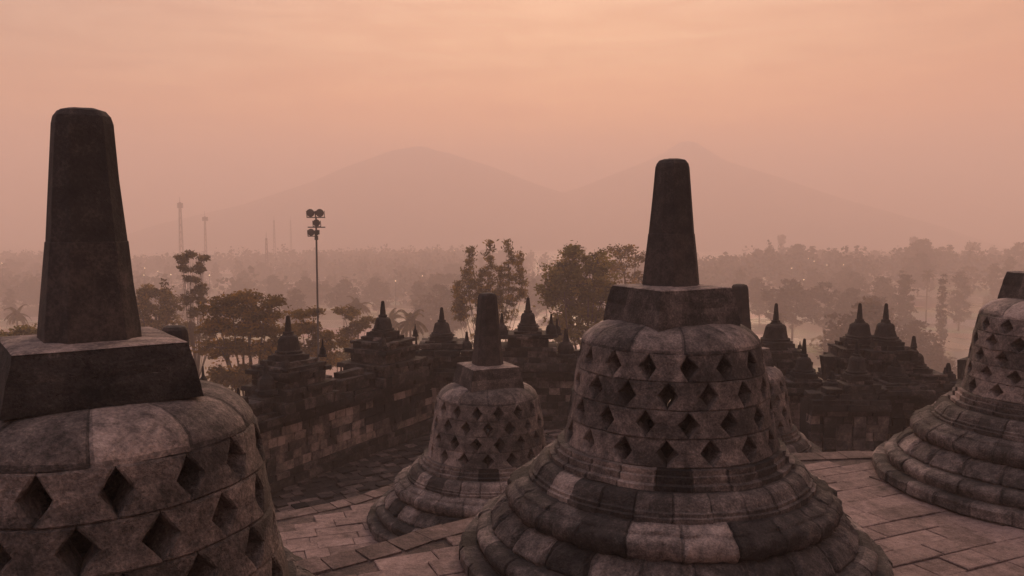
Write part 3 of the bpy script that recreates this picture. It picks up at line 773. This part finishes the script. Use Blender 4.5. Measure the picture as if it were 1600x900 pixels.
def palm_mesh(name, H, seed, nf=24, fl=2.9):
    rs = np.random.default_rng(seed)
    root = empty(name)
    m = MB(); bend = rs.uniform(-.8, .8)
    m.tube([(0, 0, -1), (bend * .1, 0, H * .4), (bend * .5, 0, H * .75), (bend, 0, H)], [.26, .18, .15, .13], 7, .6)
    m.build('trunk', M_bark, root, True)
    m = MB()
    for i in range(nf):
        az = 2 * PI * i / nf + rs.uniform(-.2, .2); el = rs.uniform(-.5, 1.25); L_ = fl * rs.uniform(.8, 1.1)
        p = Vector((bend, 0, H)); d = Vector((math.cos(az) * math.cos(el), math.sin(az) * math.cos(el), math.sin(el)))
        pts = [p.copy()]
        for k in range(9):
            d = (d + Vector((0, 0, -.13 - .02 * k))).normalized(); p = p + d * L_ / 9; pts.append(p.copy())
        m.tube(pts, [.035] * 5 + [.02] * 5, 3, .4, False)
        side = Vector((-math.sin(az), math.cos(az), 0))
        for k in range(1, 10):
            for q in range(3):
                c = pts[k - 1].lerp(pts[k], q / 3)
                for s in (-1, 1):
                    ll = (1.0 if k < 6 else .75) * fl * .27 * (1.15 - .08 * k)
                    tip = c + side * s * ll * .75 + (pts[k] - pts[k - 1]).normalized() * ll * .45 + Vector((0, 0, -ll * .45))
                    w_ = (pts[k] - pts[k - 1]).normalized() * .11
                    b = len(m.v); m.v += [tuple(c - w_), tuple(c + w_), tuple(tip)]; m.f.append((b, b + 1, b + 2)); m.t.append(float(np.clip(rs.normal(.45, .2), 0, 1)))
    m.build('crown', M_leaf[3], root)
    return root
palm0 = palm_mesh('coconut_palm', 17, 1); palm1 = palm_mesh('coconut_palm', 19, 2, 22, 3.3)
def place(root, px, py_top, D, H, label, group, cat='tree', s=None):
    """put a tree so that its top comes at py_top, feet on the ground"""
    p = at(px, py_top, D); gz = ground_z(p.x, D)
    root.location = (p.x, D, gz); k = (p.z - gz) / H
    root.scale = (max(.5, min(k, 1.6)) if s is None else s,) * 2 + (k,); root.rotation_euler.z = random.uniform(0, 6.28)
    tag(root, label, cat, group)
random.seed(9)
GP = 'coconut palms in the misty valley'
place(palm0, 641, 468, 105, 19.5, 'clearest coconut palm, between the tips of the stepped and flat-headed shrines', GP)
for px, py, D, src, lab in ((557, 456, 150, palm1, 'faint coconut palm right of the floodlight mast'), (612, 475, 125, palm1, 'coconut palm directly behind the tip of the stepped shrine'), (697, 472, 170, palm0, 'faint coconut palm just left of the four-topped tree'),
                            (25, 468, 150, palm0, 'very faint coconut palm at the left edge of the picture'), (403, 402, 480, palm0, 'distant coconut palm above the umbrella-shaped tree'), (376, 452, 260, palm1, 'hazy coconut palm between the slender and the umbrella-shaped trees'),
                            (1415, 396, 330, palm1, 'tall coconut palm standing out of the wood at the upper right'), (1450, 415, 260, palm0, 'second tall palm right of the one standing out at the upper right'), (1590, 425, 260, palm0, 'hazy palm above the stupa at the right edge'), (1218, 480, 170, palm0, 'faint palm behind the shrine right of the tall stupa')):
    c = palm1 if lab.startswith('faint coconut palm right of the flood') else copy_tree(src); place(c, px, py, D, 19.5 if src is palm0 else 21.5, lab, GP)

# valley trees: prototypes, then copies
def proto(kind, seed):
    random.seed(seed)
    if kind == 'round': lob = [(0, 0, 10, 4.5, 4.5, 3.6), (2.5, 1, 8, 3.5, 3, 2.8), (-2.6, -1, 8.5, 3.2, 3, 2.8), (0, 1, 13, 2.6, 2.6, 2), (1, 0, 5, 3.5, 3.5, 2.5)]
    if kind == 'tall': lob = [(0, 0, 15, 2, 2, 3), (.8, 0, 11.5, 3, 3, 3), (-1, 0, 8, 3.6, 3.4, 3), (.5, 0, 4.5, 3.2, 3.2, 2.6)]
    if kind == 'flat': lob = [(0, 0, 14, 5.5, 5, 1.2), (3, 1, 13, 3.4, 3, 1), (-3.4, 0, 12.8, 3.2, 3, 1), (0, 0, 10, 3, 3, 1.4)]
    if kind == 'lumpy': lob = [(-3, 0, 9, 3.4, 3, 3.2), (3, 0, 10.5, 3.6, 3, 3.4), (0, 1, 12, 3, 3, 3), (5, -1, 7, 3, 3, 2.6), (-5, 0, 6, 2.6, 3, 2.6), (0, 0, 5.5, 4.5, 4, 3)]
    if kind == 'cypress': lob = [(0, 0, 4 + 2.2 * i, 1.5 - .16 * i, 1.5 - .16 * i, 1.8) for i in range(8)]
    t = tree((0, 0, 0), lob, .55, M_leaf[4], 'x', dens=.62, per=16, twig=.9, name='cypress_tree' if kind == 'cypress' else 'valley_tree', trunk_r=.22)
    return t
P = {k: proto(k, i) for i, k in enumerate(('round', 'tall', 'flat', 'lumpy', 'cypress'))}
HT = {'round': 15, 'tall': 17.6, 'flat': 15, 'lumpy': 14.8, 'cypress': 21}
usedp = set()
def put(kind, px, py, D, label, group=None, s=None):
    src = P[kind]
    o = src if kind not in usedp else copy_tree(src)
    usedp.add(kind)
    place(o, px, py, D, HT[kind], label, group, s=s)
GV = 'misty trees scattered over the valley'
named = [('flat', 1222, 363, 560, 'flat-topped tree standing above the far treeline right of the tall spire'), ('flat', 1428, 366, 540, 'flat-topped tree above the far ridge at upper right'), ('flat', 1520, 374, 480, 'flat-topped tree on the ridge towards the right edge'),
         ('round', 1188, 433, 260, 'round hazy tree just right of the tall stupa top'), ('lumpy', 1240, 436, 215, 'lumpy dark tree with a chimney-like stub above it, right of the tall stupa'), ('lumpy', 1290, 440, 215, 'lumpy hazy tree above the small squeezed shrine'),
         ('cypress', 1474, 428, 200, 'tall needle-thin cypress standing alone left of the right-edge stupa'), ('cypress', 1348, 395, 380, 'dark pointed tree on the misty slope above the twin shrines'), ('tall', 1415, 430, 215, 'large crown above the right one of the twin shrines'),
         ('lumpy', 1375, 462, 175, 'lowest lumpy crown right behind the twin shrine tips'), ('round', 1345, 465, 140, 'small dark tree crown right at the tip of the left twin shrine'), ('lumpy', 1440, 500, 165, 'broad misty crown above the pointed shrine'), ('round', 1470, 545, 150, 'misty crown stepping down beside the lowest pointed shrine'),
         ('round', 590, 432, 300, 'round misty tree between the floodlight mast and the palms'), ('round', 660, 438, 260, 'round misty tree above the clearest palm'), ('lumpy', 685, 445, 210, 'misty double crown left of the four-topped tree'), ('lumpy', 455, 452, 230, 'misty clump just left of the floodlight mast'),
         ('tall', 540, 440, 300, 'misty tall tree right beside the floodlight mast'), ('lumpy', 1330, 425, 280, 'misty clump on the slope above the twin shrines, left part'), ('lumpy', 1385, 432, 250, 'misty clump on the slope above the twin shrines, right part')]
for k, px, py, D, lab in named: put(k, px, py + (5 if k == 'flat' else 0), D, lab, GV, s=.62 if k == 'flat' else None)
random.seed(21)
pool = []
for i in range(190):
    D = random.choice([random.gauss(215, 12), random.gauss(262, 10) if i % 3 == 0 else random.gauss(315, 14), random.gauss(385, 16), random.uniform(440, 560)])
    px = random.uniform(-20, 1620)
    right = px > 1130
    if D < 250 and (not right or px > 1460) : continue
    if D < 340 and right and random.random() < .4: continue
    hgt = random.uniform(9, 16) + (3 if right else 0)
    x = (px - 800) / F * D; z = ground_z(x, D) + hgt
    py = 450 - F * math.tan(math.atan((z - CAMZ) / D) + PITCH)
    k = random.choices(['round', 'tall', 'lumpy', 'flat', 'cypress'], [4, 3, 5, .4, .8])[0]
    put(k, px, py, D, {'round': 'round misty tree among many alike in the valley', 'tall': 'tall narrow misty tree among others in the valley', 'lumpy': 'wide lumpy misty tree among others in the valley', 'flat': 'flat-crowned misty tree out in the valley', 'cypress': 'thin dark cypress out in the valley'}[k], {'round': 'round misty valley trees', 'tall': 'tall misty valley trees', 'lumpy': 'lumpy misty valley trees', 'flat': 'flat misty valley trees', 'cypress': 'thin valley cypresses'}[k])
# far woods: one mass
cs = []; tn = []
for i in range(5200):
    D = 330 + 320 * rng.random() ** .8; px = rng.uniform(-100, 1700)
    x = (px - 800) / F * D
    # belts with clearings
    if noise.noise(Vector((x * .006, D * .022, 5))) < .08 and rng.random() < .96: continue
    h = rng.uniform(7, 15) * (1.25 if rng.random() < .08 else 1); rx = rng.uniform(2.5, 5)
    gz = ground_z(x, D)
    n = 46
    d = rng.normal(size=(n, 3)); d /= np.linalg.norm(d, axis=1)[:, None]; d *= rng.uniform(.5, 1.1, n)[:, None]
    cs.append(np.array([x, D, gz + h * .58]) + d * np.array([rx, rx, h * .42])); tn.append(np.full(n, np.clip(rng.normal(.4, .2), 0, 1)))
me = leaf_mesh('distant_woods', np.concatenate(cs), 1.7, np.concatenate(tn), 0, 1.3)
me.materials.append(M_leaf[4]); o = bpy.data.objects.new('distant_woods', me); COL.objects.link(o)
tag(o, 'far misty woods spread over the whole plain up to the horizon', 'woods', kind='stuff')
# undergrowth on the temple hill
cs = []; tn = []
for i in range(1500):
    D = rng.uniform(62, 200); px = rng.uniform(-60, 1660); x = (px - 800) / F * D
    if noise.noise(Vector((x * .03, D * .03, 9))) < .12: continue
    h = rng.uniform(1, 4.5); n = 26; gz = ground_z(x, D)
    d = rng.normal(size=(n, 3)); d /= np.linalg.norm(d, axis=1)[:, None]
    cs.append(np.array([x, D, gz + h * .5]) + d * np.array([h * .7, h * .7, h * .5])); tn.append(np.full(n, np.clip(rng.normal(.45, .2), 0, 1)))
me = leaf_mesh('undergrowth', np.concatenate(cs), .8, np.concatenate(tn), .3, 1.4)
me.materials.append(M_leaf[1]); o = bpy.data.objects.new('undergrowth', me); COL.objects.link(o)
tag(o, 'hazy shrubs covering the slope and valley floor below the temple', 'undergrowth', kind='stuff')

# ------------------------------------------------------------------ radio masts
def radio_mast(px, ytop, ybot, D, wid, label, lattice_=True, platform=0):
    t = at(px, ytop, D); gz = ground_z(t.x, D); H = t.z - gz
    root = empty('radio_mast', (t.x, D, gz))
    m = MB(); w0, w1 = wid, wid * .35
    leg = lambda k, z: Vector(((1 if k in (0, 1) else -1) * (w0 + (w1 - w0) * z / H) / 2, (1 if k in (1, 2) else -1) * (w0 + (w1 - w0) * z / H) / 2, z))
    nseg = 12
    for k in range(4):
        m.tube([leg(k, H * i / nseg) for i in range(nseg + 1)], [wid * .09] * (nseg + 1), 4, .3)
        for i in range(nseg):
            m.tube([leg(k, H * i / nseg), leg((k + 1) % 4, H * (i + 1) / nseg)], [wid * .05] * 2, 3, .4)
    m.build('lattice_frame', M_mast, root)
    m = MB(); m.tube([(0, 0, H * .98), (0, 0, H + 3)], [wid * .08, .08], 5, .3); m.build('antenna_rod', M_mast, root)
    if platform:
        for k in range(3):
            m = MB(); a = k * 2.1; m.tube([(math.cos(a) * platform, math.sin(a) * platform, H * .93), (math.cos(a) * platform, math.sin(a) * platform, H * .99)], [.7, .7], 6, .3); m.build('antenna_drum', M_mast, root)
    tag(root, label, 'radio mast', 'radio masts on the misty plain')
radio_mast(281, 316, 370, 470, 2.3, 'tallest and clearest radio mast, leftmost in the haze', platform=1.0)
radio_mast(320, 338, 370, 490, 1.5, 'radio mast with a thick head, second from the left', platform=1.1)
radio_mast(428, 344, 365, 600, 1.6, 'thin faint radio mast left of the floodlight mast, the clearer of two')
radio_mast(454, 344, 365, 650, 1.3, 'faintest radio mast, nearest to the floodlight mast')
radio_mast(416, 372, 392, 420, 1.6, 'short pylon low in the haze below the two faint masts')

# ------------------------------------------------------------------ lamps burning in the valley
lamp_src = None
pts = [(226, 419, 300), (247, 424, 290), (225, 430, 280), (327, 430, 280), (3, 411, 320), (710, 391, 430), (678, 389, 440), (660, 431, 270), (618, 439, 250), (1237, 419, 300), (1272, 408, 340), (1292, 414, 320), (1318, 414, 320), (1256, 437, 260), (1263, 404, 360), (267, 429, 280)]
for i, (px, py, D) in enumerate(pts):
    p = at(px, py, D); gz = ground_z(p.x, D)
    if lamp_src is None:
        root = empty('street_lamp'); m = MB(); m.tube([(0, 0, 0), (0, 0, 8.8)], [.1, .07], 6, .3); m.build('lamp_post', M_metal, root)
        m = MB(); lathe(m, [(.001, 8.8), (.10, 8.92), (.14, 9.0), (.10, 9.08), (.001, 9.2)], 10, 1); m.build('lamp_globe', M_glow, root, True); lamp_src = root
    else: root = copy_tree(lamp_src)
    k = (p.z - gz) / 9.0
    root.location = (p.x, D, gz); root.scale = (1, 1, 1)
    root.location.z = p.z - 9.0; 
    for ch in root.children:
        if ch.name.startswith('lamp_post'): ch.scale.z = (p.z - gz) / 9.0; ch.location.z = 9 - (p.z - gz)
    tag(root, 'tiny lit lamp glowing through the mist of the valley', 'lamp', 'lit lamps in the valley')

# ------------------------------------------------------------------ volcanoes
def mountain(name, pxc, ypk, D, prof, seed):
    """prof: (offset px, y px) outline either side at distance D"""
    c = at(pxc, 450, D); hs = {}
    offs = [q[0] for q in prof]; zs = [at(pxc, q[1], D).z for q in prof]; zs[0] = zs[-1] = -34
    m = MB(); rows = []
    nr, na = 40, 72
    for i in range(nr):
        row = []
        for k in range(na):
            a = 2 * PI * k / na; t = i / (nr - 1)
            side = (1 + math.cos(a)) / 2
            rmax = (offs[-1] * side - offs[0] * (1 - side)) / F * D
            r = rmax * t
            zr = np.interp(r * F / D, [o_ for o_ in offs if o_ >= 0], [z_ for o_, z_ in zip(offs, zs) if o_ >= 0])
            zl = np.interp(r * F / D, [-o_ for o_ in reversed(offs) if o_ <= 0], [z_ for o_, z_ in reversed(list(zip(offs, zs))) if o_ <= 0])
            z = zr * side + zl * (1 - side)
            ridge = (noise.noise(Vector((math.cos(a) * 3, math.sin(a) * 3, t * 2 + seed))) * 7 + noise.noise(Vector((math.cos(a) * 9, math.sin(a) * 9, t * 5 + seed))) * 3) * math.sin(PI * min(1, t * 1.4)) if t < .72 else 0
            row.append((c.x + r * math.cos(a), D + r * math.sin(a) * .55, z + ridge))
        rows.append(row)
    m.grid(rows, .5, True)
    tag(m.build(name, M_mount, smooth=True), kind='structure')
mountain('mountain', 660, 228, 1260, [(-520, 420), (-400, 350), (-280, 322), (-180, 291), (-125, 267), (-85, 252), (-45, 236), (-22, 232), (-8, 228), (0, 228), (10, 230), (22, 236), (45, 241), (75, 252), (115, 266), (180, 289), (270, 318), (380, 350), (500, 420)], 1.0)
mountain('mountain', 1072, 220, 1310, [(-500, 420), (-380, 350), (-260, 322), (-160, 290), (-100, 268), (-60, 252), (-38, 240), (-20, 227), (-8, 221), (0, 220), (10, 221), (26, 232), (42, 243), (60, 254), (110, 270), (170, 291), (260, 320), (370, 350), (480, 420)], 4.0)

# ------------------------------------------------------------------ haze
m = MB(); m.box(-3100, 3100, -3100, 3100, -36, 138, .5)
M_haze = bpy.data.materials.new('haze'); M_haze.use_nodes = True; t = M_haze.node_tree; t.nodes.clear()
pv = N('ShaderNodeVolumePrincipled', t); pv.inputs['Color'].default_value = (1.0, .86, .805, 1); pv.inputs['Density'].default_value = HAZE_DENSITY; pv.inputs['Anisotropy'].default_value = .15
o_ = N('ShaderNodeOutputMaterial', t); L(t, pv.outputs[0], o_.inputs['Volume'])
hz = m.build('haze', M_haze); tag(hz, 'pinkish morning mist lying over the valley and around the temple', 'haze', kind='stuff')
